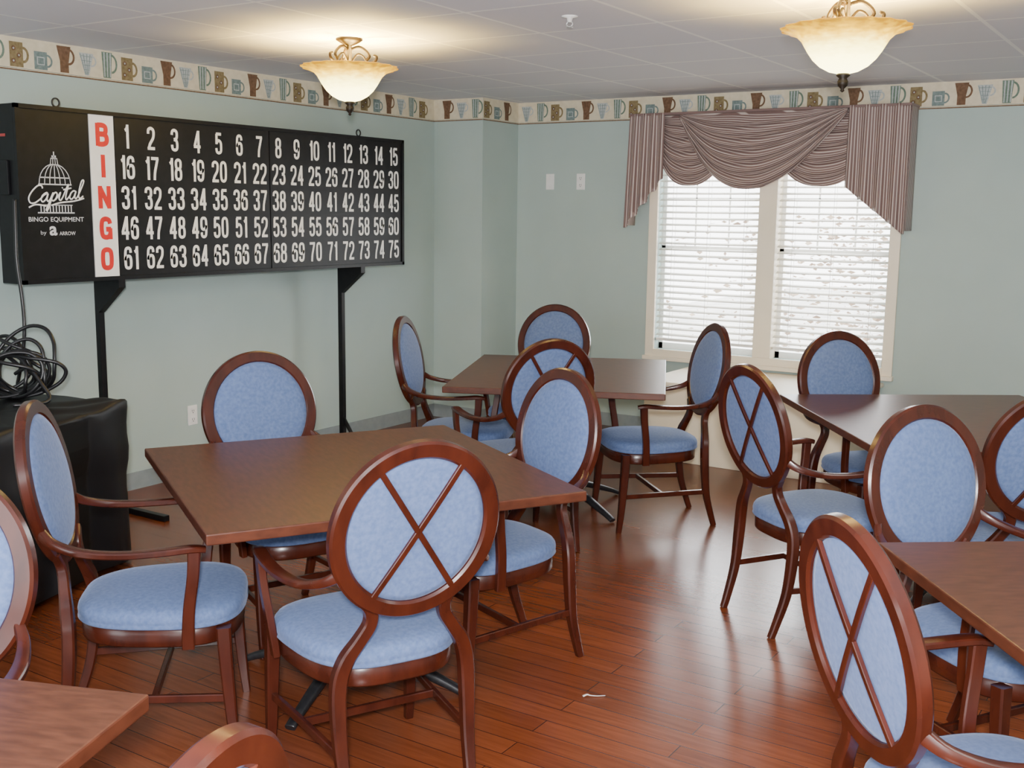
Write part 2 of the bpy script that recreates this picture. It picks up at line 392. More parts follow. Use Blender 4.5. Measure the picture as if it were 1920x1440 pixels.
def retn(x):
    return grid_obj('side_return',lambda s,t:(x-(.03*t if x<2 else -.005*t),-.185+.175*s,.002-.78*t),lambda s,t:(s*.175/.0175,t),6,10,val)
retn(1.07);retn(3.00)
bm=bmesh.new();add_box(bm,1.065,3.005,-.197,.01,-.012,.004,bev=.003);obj_from_bm('mounting_board',bm,M['stripe'],parent=val)
# outside -------------------------------------------------------------
bm=bmesh.new();add_box(bm,-6,12,.6,25,-.6,-.5);struct(obj_from_bm('ground_outside',bm,M['ground']),'pale sunlit ground beyond the window')
bm=bmesh.new()
for i in range(2200):
    c=Vector((random.gauss(1.9,1.1),2.6+random.random()*1.2,random.uniform(-.5,1.6)))
    if random.random()<.35: c.x=random.gauss(1.95,.35)
    s=random.uniform(.02,.05);R_=Matrix.Rotation(random.random()*6.28,4,'Z')@Matrix.Rotation(random.random()*3,4,'X')
    bm.faces.new([bm.verts.new(c+(R_@Vector(p))*s) for p in((-1,0,0),(0,-.5,0),(1,0,0),(0,.5,0))])
o=obj_from_bm('shrub',bm,M['leaf']);meta(o,'sparse bare-twigged shrub outside the window','shrub',None,'stuff')
# wall plates -----------------------------------------------------------
def plate(loc,rot,kind,label):
    e=empty('wall_plate' if kind=='blank' else 'electrical_outlet',loc,rot,label,'outlet')
    bm=bmesh.new();add_box(bm,-.036,.036,-.007,0,-.06,.06,bev=.003);obj_from_bm('cover_plate',bm,M['white'],parent=e)
    if kind=='outlet':
        for zc in(-.026,.026):
            bm=bmesh.new();add_box(bm,-.017,.017,-.0095,-.006,zc-.017,zc+.017,bev=.001)
            ob=obj_from_bm('socket',bm,M['white'],parent=e)
            for b in((-.0083,-.0057,zc-.004,zc+.008),(.0057,.0083,zc-.004,zc+.008),(-.003,.003,zc-.013,zc-.008)):
                bm=bmesh.new();add_box(bm,b[0],b[1],-.0102,-.0092,b[2],b[3]);obj_from_bm('slot',bm,M['slot'],parent=ob)
    else:
        for zc in(-.04,.04):
            bm=bmesh.new();lathe_bm(bm,[(0,0),(.003,0),(.003,.002),(0,.002)],8,center=(0,-.009,zc))
            obj_from_bm('screw',bm,M['chrome'],parent=e)
plate((.30,0,1.84),0,'blank','white blank wall plate on the green wall')
plate((.57,0,1.84),0,'outlet','white duplex outlet high on the green wall')
plate((XL,-2.91,.37),math.radians(90),'outlet','white duplex outlet low on the green wall')
# heater cabinet -----------------------------------------------------------
rc=empty('heater_cabinet',(2.2,-.42,0),0,'cream painted box cabinet under the window','cabinet')
bm=bmesh.new();add_box(bm,-.64,.68,-.42,.40,0,.50,bev=.004);obj_from_bm('cabinet_body',bm,M['cream'],parent=rc)
bm=bmesh.new();add_box(bm,-.66,.70,-.44,.41,.50,.525,bev=.006);obj_from_bm('cabinet_top',bm,M['casing'],parent=rc)
# ---------------------------------------------------------------- chair prototype parts (local: faces +y)
W=M['wood']
ZC,YC,T=.80,-.31,.185
Nb=Vector((0,math.cos(T),math.sin(T)));Ub=Vector((0,-math.sin(T),math.cos(T)));Xb=Vector((1,0,0));Cb=Vector((0,YC,ZC))
def back(x,u,n): return Cb+Xb*x+Ub*u+Nb*n
proto=[]
def part(name,bm,mats,smooth=False,label=None,sharp=None):
    bmesh.ops.recalc_face_normals(bm,faces=bm.faces)
    me=bpy.data.meshes.new(name);bm.to_mesh(me);bm.free();me.materials.append(mats)
    if smooth:
        for p in me.polygons:p.use_smooth=True
    if sharp: me.set_sharp_from_angle(angle=math.radians(sharp))
    o=bpy.data.objects.new(name,me);proto.append((o,label))
bm=bmesh.new()
sweep_bm(bm,[back(.2165*math.cos(a),.2245*math.sin(a),0) for a in[2*math.pi*i/24 for i in range(24)]],[(.0230,.0165)],Nb,closed=True,sub=4,rect=.38)
part('back_frame',bm,W,sharp=30)
bm=bmesh.new();n=48
front=[(1,-.004),(.99,.012),(.93,.02),(.8,.026),(.55,.031),(.25,.033),(0,.0335)];backp=[(1,-.004),(.9,-.006),(.5,-.006),(0,-.006)]
for prof in(front,backp):
    prev=None
    for r,d in prof:
        ring=[bm.verts.new(back(.197*r*math.cos(2*math.pi*k/n),.205*r*math.sin(2*math.pi*k/n),d)) for k in range(n)] if r>0 else [bm.verts.new(back(0,0,d))]
        if prev:
            for k in range(n):
                if len(ring)==1: bm.faces.new((prev[k],prev[(k+1)%n],ring[0]))
                else: bm.faces.new((prev[k],prev[(k+1)%n],ring[(k+1)%n],ring[k]))
        prev=ring
bmesh.ops.remove_doubles(bm,verts=bm.verts,dist=1e-5)
part('backrest_pad',bm,M['fabric'],True,'blue velour oval back pad')
bm=bmesh.new()
for sg in(1,-1):
    a=math.radians(57);dx,du=math.cos(a)*sg,math.sin(a)
    r=1/math.sqrt((dx/.2)**2+(du/.207)**2)
    sweep_bm(bm,[back(-dx*r,-du*r,-.012),back(-dx*r*.5,-du*r*.5,-.0155),back(0,0,-.016),back(dx*r*.5,du*r*.5,-.0155),back(dx*r,du*r,-.012)],[(.008,.005)],Nb,sub=3,rect=.3)
part('cross_brace',bm,W,label='crossed wooden bars on the back of the oval',sharp=30)
def seat_outline(s,k,n=56):
    pts=[]
    for i in range(n):
        a=2*math.pi*i/n;ca,sa=math.cos(a),math.sin(a)
        y=math.copysign(abs(sa)**.72,sa)*.238+.008
        wx=.236+.030*(y/.238)
        x=math.copysign(abs(ca)**.62,ca)*wx
        if sa>0: y+=.012*(1-(x/.26)**2)
        pts.append((x*s,(y-.008)*s+.008,k))
    return pts
def layered(name,lv,mat,label=None):
    bm=bmesh.new();prev=None
    first=None
    for s,z in lv:
        ring=[bm.verts.new(p) for p in seat_outline(s,z)]
        if prev:
            for k in range(len(ring)): 
                f=bm.faces.new((prev[k],prev[(k+1)%len(ring)],ring[(k+1)%len(ring)],ring[k]));f.smooth=True
        else: first=ring
        prev=ring
    bm.faces.new(prev);bm.faces.new(first[::-1])
    part(name,bm,mat,False,label)
layered('seat_frame',[(.93,.352),(.955,.352),(.965,.357),(.965,.402),(.95,.406)],W)
layered('seat_cushion',[(.93,.406),(.998,.408),(1.012,.413),(.998,.419),(1.006,.425),(1.008,.434),(.998,.445),(.97,.455),(.89,.463),(.75,.469),(.55,.474),(.3,.477),(.05,.478)],M['fabric'],'blue velour seat cushion')
for sg in(-1,1):
    bm=bmesh.new()
    sweep_bm(bm,[(sg*.135,-.268,.622),(sg*.108,-.262,.585),(sg*.108,-.256,.545),(sg*.135,-.248,.50),(sg*.168,-.238,.45),(sg*.186,-.232,.39),(sg*.19,-.235,.30),(sg*.186,-.25,.17),(sg*.178,-.285,.05),(sg*.175,-.302,.0)],
      [(.017,.015),(.018,.015),(.018,.015),(.018,.016),(.020,.018),(.021,.018),(.020,.018),(.017,.016),(.014,.0138),(.0125,.013)],(0,1,0),sub=5,rect=.3)
    part('leg',bm,W,label='curved back leg',sharp=30)
    bm=bmesh.new()
    sweep_bm(bm,[(sg*.222,.205,.404),(sg*.224,.21,.30),(sg*.226,.222,.12),(sg*.227,.234,0)],[(.021,.021),(.0195,.0195),(.016,.016),(.0125,.0125)],(0,1,0),sub=5,rect=.25)
    part('leg',bm,W,label='tapered front leg',sharp=30)
    bm=bmesh.new()
    sweep_bm(bm,[(sg*.205,-.289,.70),(sg*.235,-.25,.675),(sg*.265,-.17,.655),(sg*.283,-.06,.650),(sg*.285,.05,.655),(sg*.278,.125,.66),(sg*.27,.165,.655)],
      [(.012,.016),(.014,.013),(.017,.0115),(.019,.0105),(.020,.0105),(.020,.0105),(.015,.009)],(0,0,1),n=12,sub=4,ex=.55)
    sweep_bm(bm,[(sg*.275,.135,.655),(sg*.273,.13,.58),(sg*.262,.115,.48),(sg*.25,.108,.39),(sg*.246,.107,.352)],[(.013,.018),(.011,.017),(.011,.017),(.011,.018),(.010,.018)],(0,1,0),sub=4,rect=.3)
    part('armrest',bm,W,sharp=32)
bm=bmesh.new()
for sg in(-1,1): sweep_bm(bm,[(sg*.186,-.25,.185),(sg*.205,0,.185),(sg*.225,.217,.185)],[(.008,.012)],(0,0,1),sub=3,rect=.3)
sweep_bm(bm,[(-.203,.0,.185),(0,0,.185),(.203,0,.185)],[(.008,.012)],(0,0,1),sub=3,rect=.3)
part('stretcher',bm,W,sharp=30)
BLUE='mahogany armchair with blue oval back, '
chairs=[
 ('A1',2.75,-5.03,153,BLUE+'crossed bars facing outward'),
 ('A2',2.055,-5.20,43,BLUE+'beside black draped cart'),
 ('A3',1.79,-4.35,-22,BLUE+'before bingo board wall'),
 ('A4',2.58,-4.19,248,BLUE+'pulled to square table'),
 ('B1',1.30,-1.80,-80,BLUE+'near window wall corner'),
 ('B2',1.31,-2.54,23,BLUE+'beside the corner chase'),
 ('B3',2.25,-2.17,225,BLUE+'before the cream cabinet'),
 ('B4',1.88,-2.89,149,BLUE+'crossed bars toward open floor'),
 ('C1',3.40,-2.10,-37,BLUE+'beneath the window'),
 ('C2',3.42,-3.06,53,BLUE+'angled at the table corner'),
 ('C4',4.115,-2.985,122,BLUE+'between two tables'),
 ('D1',4.27,-4.06,-32,BLUE+'its front pad showing'),
 ('D2',4.41,-5.04,43,BLUE+'beside the open aisle'),
 ('E1',2.535,-6.347,-60,BLUE+'behind a table corner'),
 ('E2',3.505,-6.69,197,BLUE+'pushed to the table end'),
]
first=True
for nm,x,y,a,lab in chairs:
    root=bpy.data.objects.new('dining_armchair',None);root.location=(x,y,0);root.rotation_euler=(0,0,math.radians(a-90))
    COL.objects.link(root);meta(root,lab,'chair','dining armchairs around the tables')
    for o,pl in proto:
        c=o if first else o.copy()
        c.parent=root;COL.objects.link(c)
        if pl: c['label']=pl
    first=False
# ---------------------------------------------------------------- tables
def table(x,y,deg,w,d,lab):
    e=empty('dining_table',(x,y,0),math.radians(deg),lab,'table','square dining tables')
    bm=bmesh.new();add_box(bm,-w/2,w/2,-d/2,d/2,.718,.75,bev=.004)
    bm.normal_update()
    for f in bm.faces: f.material_index=0 if f.normal.z>.5 else 1
    o=obj_from_bm('table_top',bm,[M['top'],M['edge']],parent=e)
    bm=bmesh.new();lathe_bm(bm,[(0,.05),(.05,.05),(.05,.11),(.036,.14),(.036,.68),(.06,.70),(0,.70)],20);obj_from_bm('pedestal_column',bm,M['iron'],parent=e)
    bm=bmesh.new();add_box(bm,-.28,.28,-.03,.03,.695,.717);add_box(bm,-.03,.03,-.28,.28,.694,.7165);obj_from_bm('mounting_plate',bm,M['iron'],parent=e)
    for k in range(4):
        a=math.pi/4+k*math.pi/2;c,s=math.cos(a),math.sin(a)
        sweep_obj('foot',[(c*.03,s*.03,.10),(c*.12,s*.12,.11),(c*.25,s*.25,.075),(c*.38,s*.38,.03),(c*.42,s*.42,.012)],[(.024,.022),(.023,.02),(.02,.017),(.017,.013),(.018,.011)],(0,0,1),M['iron'],parent=e,n=10,sub=4)
TL='dark walnut square table on black pedestal, '
table(2.30,-4.60,-31,1.17,1.17,TL+'near bingo board')
table(1.74,-2.21,25,1.10,1.27,TL+'near wall corner')
table(3.817,-2.373,36,1.2,1.3,TL+'near window')
table(4.82,-4.53,37,1.17,1.17,TL+'beside the aisle')
table(2.83,-6.88,21,1.17,1.17,TL+'corner showing')
# ---------------------------------------------------------------- lettering
def text_mesh(body,shear=0,offset=0):
    cu=bpy.data.curves.new('t','FONT');cu.body=body;cu.size=1;cu.shear=shear;cu.offset=offset;cu.resolution_u=4;cu.align_x='LEFT'
    o=bpy.data.objects.new('t',cu);COL.objects.link(o);bpy.context.view_layer.update()
    dg=bpy.context.evaluated_depsgraph_get();me=bpy.data.meshes.new_from_object(o.evaluated_get(dg))
    bpy.data.objects.remove(o);return me
def put_text(bm,body,cx,cz,h,wscale=1.0,width=None,off=0,shear=0,mi=0,bold=0):
    me=text_mesh(body,shear,bold);vs=[v.co.copy() for v in me.vertices]
    x0=min(v.x for v in vs);x1=max(v.x for v in vs);y0=min(v.y for v in vs);y1=max(v.y for v in vs)
    sy=h/(y1-y0)
    sx=sy*wscale if width is None else width/(x1-x0)
    nv=[bm.verts.new((off,cx+(v.x-(x0+x1)/2)*sx,cz+(v.y-(y0+y1)/2)*sy)) for v in vs]
    for p in me.polygons:
        try:
            f=bm.faces.new([nv[i] for i in p.vertices]);f.material_index=mi
        except ValueError: pass
    bpy.data.meshes.remove(me)
G={
'0':[('o',[(.5,1),(.88,.93),(1,.7),(1,.3),(.88,.07),(.5,0),(.12,.07),(0,.3),(0,.7),(.12,.93)])],
'1':[('l',[(1,-.08),(1,1.08)]),('l',[(1,.98),(.5,.84),(-.1,.80)])],
'2':[('c',[(0,.72),(.06,.92),(.5,1),(.94,.91),(1,.72),(.85,.5),(.3,.22),(.08,.0)]),('l',[(-.18,0),(1.18,0)])],
'3':[('c',[(0,.76),(.1,.94),(.5,1),(.9,.93),(.97,.76),(.85,.59),(.38,.53)]),('c',[(.38,.53),(.86,.47),(1,.26),(.9,.06),(.5,0),(.1,.06),(0,.26)])],
'4':[('l',[(.78,-.08),(.78,1.08)]),('l',[(.74,1.04),(-.02,.26)]),('l',[(-.18,.25),(1.18,.25)])],
'5':[('l',[(1.06,1),(.0,1)]),('l',[(.10,1.0),(.05,.46)]),('c',[(.06,.50),(.3,.63),(.6,.65),(.93,.55),(1,.32),(.92,.08),(.5,0),(.1,.06),(0,.25)])],
'6':[('c',[(.97,.76),(.88,.94),(.5,1),(.12,.92),(0,.65),(0,.3),(.1,.06),(.5,0),(.9,.06),(1,.3),(.9,.54),(.5,.6),(.12,.52),(0,.38)])],
'7':[('l',[(-.18,1),(1.18,1)]),('c',[(1,1.0),(.72,.65),(.45,.3),(.36,-.08)])],
'8':[('o',[(.5,1),(.88,.93),(.95,.76),(.85,.59),(.5,.53),(.15,.59),(.05,.76),(.12,.93)]),('o',[(.5,.53),(.9,.46),(1,.26),(.9,.06),(.5,0),(.1,.06),(0,.26),(.1,.46)])],
'B':[('l',[(0,-.11),(0,1.11)]),('c',[(0,1),(.6,1),(.92,.9),(.92,.64),(.6,.53),(0,.53)]),('c',[(0,.53),(.62,.53),(1,.41),(1,.12),(.62,0),(0,0)])],
'I':[('l',[(0,-.11),(0,1.11)])],
'N':[('l',[(0,-.11),(0,1.11)]),('l',[(0,1.02),(1,-.02)]),('l',[(1,-.11),(1,1.11)])],
'G':[('c',[(1,.74),(.88,.93),(.5,1),(.12,.92),(0,.65),(0,.35),(.12,.08),(.5,0),(.85,.06),(1,.22)]),('l',[(1,-.11),(1,.50)]),('l',[(1.1,.44),(.50,.44)])],
}
G['9']=[(k,[(1-x,1-y) for x,y in p]) for k,p in G['6']]
G['O']=G['0']
def glyph(bm,ch,x0,zc,w,h,sw,off):
    for si,(kind,P) in enumerate(G[ch]):
        pts=[(x0+x*w,zc+(y-.5)*h,0) for x,y in P]
        if kind=='l': C=[Vector(p) for p in pts]
        else: C=catmull(pts,5,kind=='o')
        m=len(C);Lf=[];Rt=[]
        o_=off+.00025*si
        for i,c in enumerate(C):
            if kind=='o': a,b=C[i-1],C[(i+1)%m]
            else: a,b=C[max(i-1,0)],C[min(i+1,m-1)]
            T_=(b-a).normalized();nrm=Vector((-T_.y,T_.x,0))*sw/2
            Lf.append(bm.verts.new((o_,c.x+nrm.x,c.y+nrm.y)));Rt.append(bm.verts.new((o_,c.x-nrm.x,c.y-nrm.y)))
        for i in range(m if kind=='o' else m-1):
            j=(i+1)%m;bm.faces.new((Lf[i],Rt[i],Rt[j],Lf[j]))
def string(bm,s,xc,zc,w,h,sw,off,gap):
    ws=[(w*.42 if c=='1' else (0 if c=='I' else w)) for c in s]
    tot=sum(ws)+sw*len(s)+gap*(len(s)-1);x=xc-tot/2+sw/2
    for c,wi in zip(s,ws):
        glyph(bm,c,x,zc,wi,h,sw,off);x+=wi+sw+gap
# ---------------------------------------------------------------- bingo board
BX=-.05
bb=empty('bingo_board',(BX,-2.796,0),0,'black electronic bingo number board on tall stand with feet','bingo board')
def Y(y): return y+2.796
y0,y1,bz0,bz1=Y(-4.232),Y(-1.36),1.24,2.08
bm=bmesh.new();add_box(bm,-.17,-.012,y0,y1,bz0,bz1,bev=.004)
fr=.02
add_box(bm,-.014,.004,y0,y1,bz0,bz0+fr);add_box(bm,-.014,.004,y0,y1,bz1-fr,bz1);add_box(bm,-.014,.004,y0,y0+fr,bz0,bz1);add_box(bm,-.014,.004,y1-fr,y1,bz0,bz1)
obj_from_bm('cabinet_body',bm,M['black'],parent=bb)
bm=bmesh.new();add_box(bm,-.013,-.006,y0+fr,Y(-3.835),bz0+fr,bz1-fr);add_box(bm,-.013,-.006,Y(-3.683),Y(-2.615),bz0+fr,bz1-fr);add_box(bm,-.013,-.006,Y(-2.607),y1-fr,bz0+fr,bz1-fr)
obj_from_bm('display_panel',bm,M['black'],parent=bb)
bm=bmesh.new();add_box(bm,-.013,-.005,Y(-3.830),Y(-3.688),bz0+fr,bz1-fr);obj_from_bm('letter_strip',bm,M['numwhite'],parent=bb)
for i,ch in enumerate('BINGO'):
    bm=bmesh.new();string(bm,ch,Y(-3.759),1.965-.154*i,.050,.092,.025,-.0035,0);obj_from_bm('letter',bm,M['red'],parent=bb)
n=1
for r in range(5):
    for c in range(15):
        bm=bmesh.new();string(bm,str(n),Y(-3.612+.1534*c),1.965-.154*r,.0345,.103,.0158,-.0045,.0085);n+=1
        obj_from_bm('number',bm,M['numwhite'],parent=bb)
# logo
lx=Y(-4.035)
def line(a,b,w=.0022,off=-.0045):
    a=Vector((0,a[0]+lx,a[1]));b=Vector((0,b[0]+lx,b[1]));d=(b-a).normalized();s=Vector((0,-d.z,d.y))*w
    bm.faces.new([bm.verts.new(p+Vector((off,0,0))) for p in(a-s,b-s,b+s,a+s)])
bm=bmesh.new()
for k in(-1,-.66,-.33,0,.33,.66,1):
    pr=[(k*.085*math.cos(t),1.715+.095*math.sin(t)) for t in[math.pi/2*i/6 for i in range(6)]]
    for a,b in zip(pr,pr[1:]): line(a,b)
for zz,ww in((1.713,.09),(1.745,.083)): line((-ww,zz),(ww,zz),.003)
for q in(-.02,-.007,.007,.02): line((q,1.808),(q*.8,1.835),.002)
line((-.024,1.807),(.024,1.807));line((-.018,1.836),(.018,1.836));line((0,1.836),(0,1.868),.003);line((-.012,1.845),(.012,1.845),.005)
obj_from_bm('dome_emblem',bm,M['logogrey'],parent=bb)
bm=bmesh.new()
for k in range(11): line((-.082+.0164*k,1.582),(-.082+.0164*k,1.612),.003)
line((-.1,1.578),(.1,1.578),.003);line((-.09,1.615),(.09,1.615),.002)
obj_from_bm('colonnade_emblem',bm,M['logogrey'],parent=bb)
bm=bmesh.new()
strokes=[
 [(2.15,2.5),(1.95,3.0),(1.35,3.05),(.55,2.1),(.15,1.0),(.45,.1),(1.15,0),(1.95,.6),(2.4,1.2),(2.95,1.55),(2.75,1.65),(2.25,1.2),(2.1,.45),(2.4,.05),(2.85,.5),(3.1,1.45),(3.0,.5),(3.2,.05),(3.5,.4),(3.85,1.5)],
 [(3.9,1.6),(3.7,.4),(3.3,-1.4),(3.1,-1.6),(3.05,-1.3),(3.6,.3),(4.0,1.35),(4.35,1.55),(4.55,1.1),(4.35,.35),(4.0,.05),(3.75,.25)],
 [(4.3,.2),(4.65,.7),(5.05,1.5),(4.9,.5),(5.1,.05),(5.45,.5),(6.2,2.9),(5.95,.7),(6.1,.05),(6.4,.4),(6.7,.9)],
 [(7.45,1.45),(7.15,1.6),(6.75,1.2),(6.6,.45),(6.9,.05),(7.3,.5),(7.55,1.5),(7.42,.55),(7.6,.08),(7.95,.6),(8.6,2.7),(8.65,3.4),(8.35,3.3),(8.1,2.0),(8.05,.6),(8.3,.05),(8.8,.45)],
 [(5.25,2.25),(5.32,2.4)],[(5.45,1.95),(6.75,2.15)],
 [(.3,-.75),(1.2,-.35),(2.3,-.55),(2.95,-.8)],[(3.8,-.75),(5.2,-.4),(7.4,-.35),(9.0,.0)]]
for st_ in strokes:
    k=.0345
    pts=[(-.0035,lx+(x-4.45)*k+y*.004,1.635+y*.026+(x-4.45)*.0032) for x,y in st_]
    sweep_bm(bm,pts,[(.0042,.0008)],(1,0,0),sub=5,n=6,ex=1)
obj_from_bm('script_lettering',bm,M['numwhite'],parent=bb)
bm=bmesh.new()
put_text(bm,'BINGO EQUIPMENT',lx,1.545,.026,width=.30,off=-.0045,bold=.01)
put_text(bm,'by',lx-.075,1.481,.024,width=.03,off=-.0045)
put_text(bm,'a',lx-.022,1.492,.045,width=.042,off=-.0045,bold=.025)
put_text(bm,'ARROW',lx+.055,1.479,.018,width=.09,off=-.0045,bold=.01)
obj_from_bm('maker_lettering',bm,M['logogrey'],parent=bb)
for yy in(Y(-3.95),Y(-1.72)):
    bm=bmesh.new();sweep_bm(bm,[(-.09+0,yy+.02*math.cos(a),bz1+.028+.02*math.sin(a)) for a in[2*math.pi*i/12 for i in range(12)]],[(.004,.004)],(1,0,0),closed=True,sub=2,n=8)
    add_box(bm,-.095,-.085,yy-.005,yy+.005,bz1-.004,bz1+.012);obj_from_bm('eye_bolt',bm,M['iron'],parent=bb)
for yy in(Y(-3.68),Y(-1.79)):
    bm=bmesh.new();add_box(bm,-.210,-.175,yy-.017,yy+.017,.03,1.5,bev=.003);obj_from_bm('stand_post',bm,M['black'],parent=bb)
    bm=bmesh.new();
    v=[(-.2,1.24),(.0,1.24),(.0,1.20),(-.175,1.06),(-.2,1.06)]
    A=[bm.verts.new((a,yy-.020,b)) for a,b in v];B=[bm.verts.new((a,yy+.020,b)) for a,b in v]
    bm.faces.new(A);bm.faces.new(B[::-1])
    for i in range(5): bm.faces.new((A[i],A[(i+1)%5],B[(i+1)%5],B[i]))
    obj_from_bm('stand_bracket',bm,M['black'],parent=bb)
    bm=bmesh.new();add_box(bm,-.36,.28,yy-.018,yy+.018,0.0,.03,bev=.003)
    sweep_bm(bm,[(-.195,yy,.22),(-.06,yy,.03)],[(.012,.012)],(0,1,0),n=8,sub=2)
    obj_from_bm('stand_foot',bm,M['black'],parent=bb)
bm=bmesh.new();add_box(bm,-.15,-.06,y0-.014,y0,1.66,1.82,bev=.003);obj_from_bm('control_box',bm,[M['black']],parent=bb)
bm=bmesh.new();add_box(bm,-.13,-.08,y0-.002,y0+.0,1.93,1.943);obj_from_bm('indicator_label',bm,M['dullred'],parent=bb)
# ---------------------------------------------------------------- draped cart
cc=Vector((.46,-4.80,0))
cart=empty('draped_equipment_cart',cc,math.radians(17.5),'equipment cart under a loose black vinyl cover','cart')
bm=bmesh.new();hw,hd=.355,.565;nn=220
def perim(t):
    a=2*math.pi*t;ca_,sa_=math.cos(a),math.sin(a)
    return math.copysign(abs(ca_)**.16,ca_)*hw, math.copysign(abs(sa_)**.16,sa_)*hd
raw_=[Vector((*perim(i/4000),0)) for i in range(4001)];acc=[0]
for a,b in zip(raw_,raw_[1:]): acc.append(acc[-1]+(b-a).length)
per_pts=[];j=0
for i in range(nn):
    tg=acc[-1]*i/nn
    while acc[j+1]<tg: j+=1
    per_pts.append((raw_[j],tg))
lv=[.012,.06,.12,.18,.24,.30,.36,.42,.48,.54,.60,.65,.69,.72]
prev=None
def fold(sl,z):
    k=max(0,1-z/.76)
    a=.034*k**.45*(abs(math.sin(sl*9.2+1.3*math.sin(sl*3.1)))**1.5-.45)
    b=.011*math.sin(sl*31+z*5+2*math.sin(sl*7))*(.3+k*.5)
    c=.009*math.sin(sl*5+z*22)*math.exp(-((z-.5)/.16)**2)
    return a+b+c
rings=[]
for z in lv:
    ring=[]
    for p,sl in per_pts:
        l=p.length;f=1+fold(sl,z)/l
        zz=z if z>.02 else z+.012*(1+math.sin(sl*6))
        ring.append((p.x*f,p.y*f,zz))
    rings.append(ring)
for s,z in((.995,.738),(.98,.748),(.95,.752),(.85,.753),(.65,.753),(.4,.755),(.15,.756)):
    rings.append([(p.x*s,p.y*s,z+.009*math.sin(11*p.x*s+7*p.y*s)+.006*math.sin(31*p.x*s-19*p.y*s)) for p,sl in per_pts])
for rg in rings:
    ring=[bm.verts.new(v) for v in rg]
    if prev:
        for k in range(nn):
            f=bm.faces.new((prev[k],prev[(k+1)%nn],ring[(k+1)%nn],ring[k]));f.smooth=True
    prev=ring
bm.faces.new(prev)
obj_from_bm('vinyl_cover',bm,M['vinyl'],parent=cart)
bm=bmesh.new()
for sx in(-.28,.28):
    for sy in(-.45,.45): add_box(bm,sx-.02,sx+.02,sy-.02,sy+.02,0,.73)
add_box(bm,-.3,.3,-.47,.47,.70,.73)
obj_from_bm('cart_frame',bm,M['black'],parent=cart)
cab=empty('coiled_cable',(.25,-4.485,.780),math.radians(28),'loose tangled coil of black power cable on the covered cart','cable')
rr=random.Random(21)
for j in range(14):
    bm=bmesh.new();R0=rr.uniform(.11,.165);lean=rr.uniform(-.25,.8);cx=rr.uniform(-.14,.06);ty=rr.uniform(-.7,.4);el=rr.uniform(.6,1.0);p2=rr.uniform(0,6)
    pts=[]
    for i in range(14):
        a=2*math.pi*i/14
        k=1+.12*math.sin(2*a+p2)
        x=R0*k*math.cos(a);zz=R0*k*el*(1+math.sin(a))
        y=(j-7)*.012+.03*math.sin(2*a+p2)
        pts.append((x+lean*zz*.35+cx,y+zz*ty*.5,max(.0,zz)))
    sweep_bm(bm,pts,[(.0085,.0085)],(0,1,0),closed=True,sub=4,n=8,ex=1)
    obj_from_bm('cable_loop',bm,M['cable'],parent=cab,smooth=True)
bm=bmesh.new()
sweep_bm(bm,[(.02,-.05,.10),(.10,-.08,.13),(.17,-.10,.06),(.21,-.12,.006),(.20,-.20,-.004),(.12,-.26,-.002)],[(.0085,.0085)],(0,1,0),sub=6,n=8,ex=1)
obj_from_bm('cable_end',bm,M['cable'],parent=cab,smooth=True)
hc=empty('hanging_power_cord',(-.06,-4.248,1.3),0,'black power cord dropping from the bingo board to the cart','cord')
sweep_obj('cord',[(0,0,.34),(.012,-.012,.2),(.02,-.02,.05),(.03,-.01,-.12),(.05,-.02,-.26),(.035,-.03,-.40),(.0,-.04,-.53)],[(.009,.009)],(0,1,0),M['cable'],parent=hc,sub=8,n=8,ex=1)
bg=empty('black_gear_bag',(.42,-4.98,.785),math.radians(15),'crumpled black equipment bag lying on the covered cart','bag')
bm=bmesh.new();bmesh.ops.create_icosphere(bm,subdivisions=4,radius=1)
for v in bm.verts:
    c=v.co;k=1+.12*math.sin(7*c.x+3*c.z)+.08*math.sin(11*c.y+5*c.x)
    v.co=Vector((c.x*.16*k,c.y*.17*k,max(0,(c.z*.5+.5))*.12*k))
obj_from_bm('bag_body',bm,M['vinyl'],smooth=True,parent=bg)
sweep_obj('bag_strap',[(-.12,-.1,.08),(-.05,-.05,.15),(.05,.05,.155),(.12,.10,.09)],[(.015,.003)],(0,0,1),M['cable'],parent=bg,sub=6,n=8)
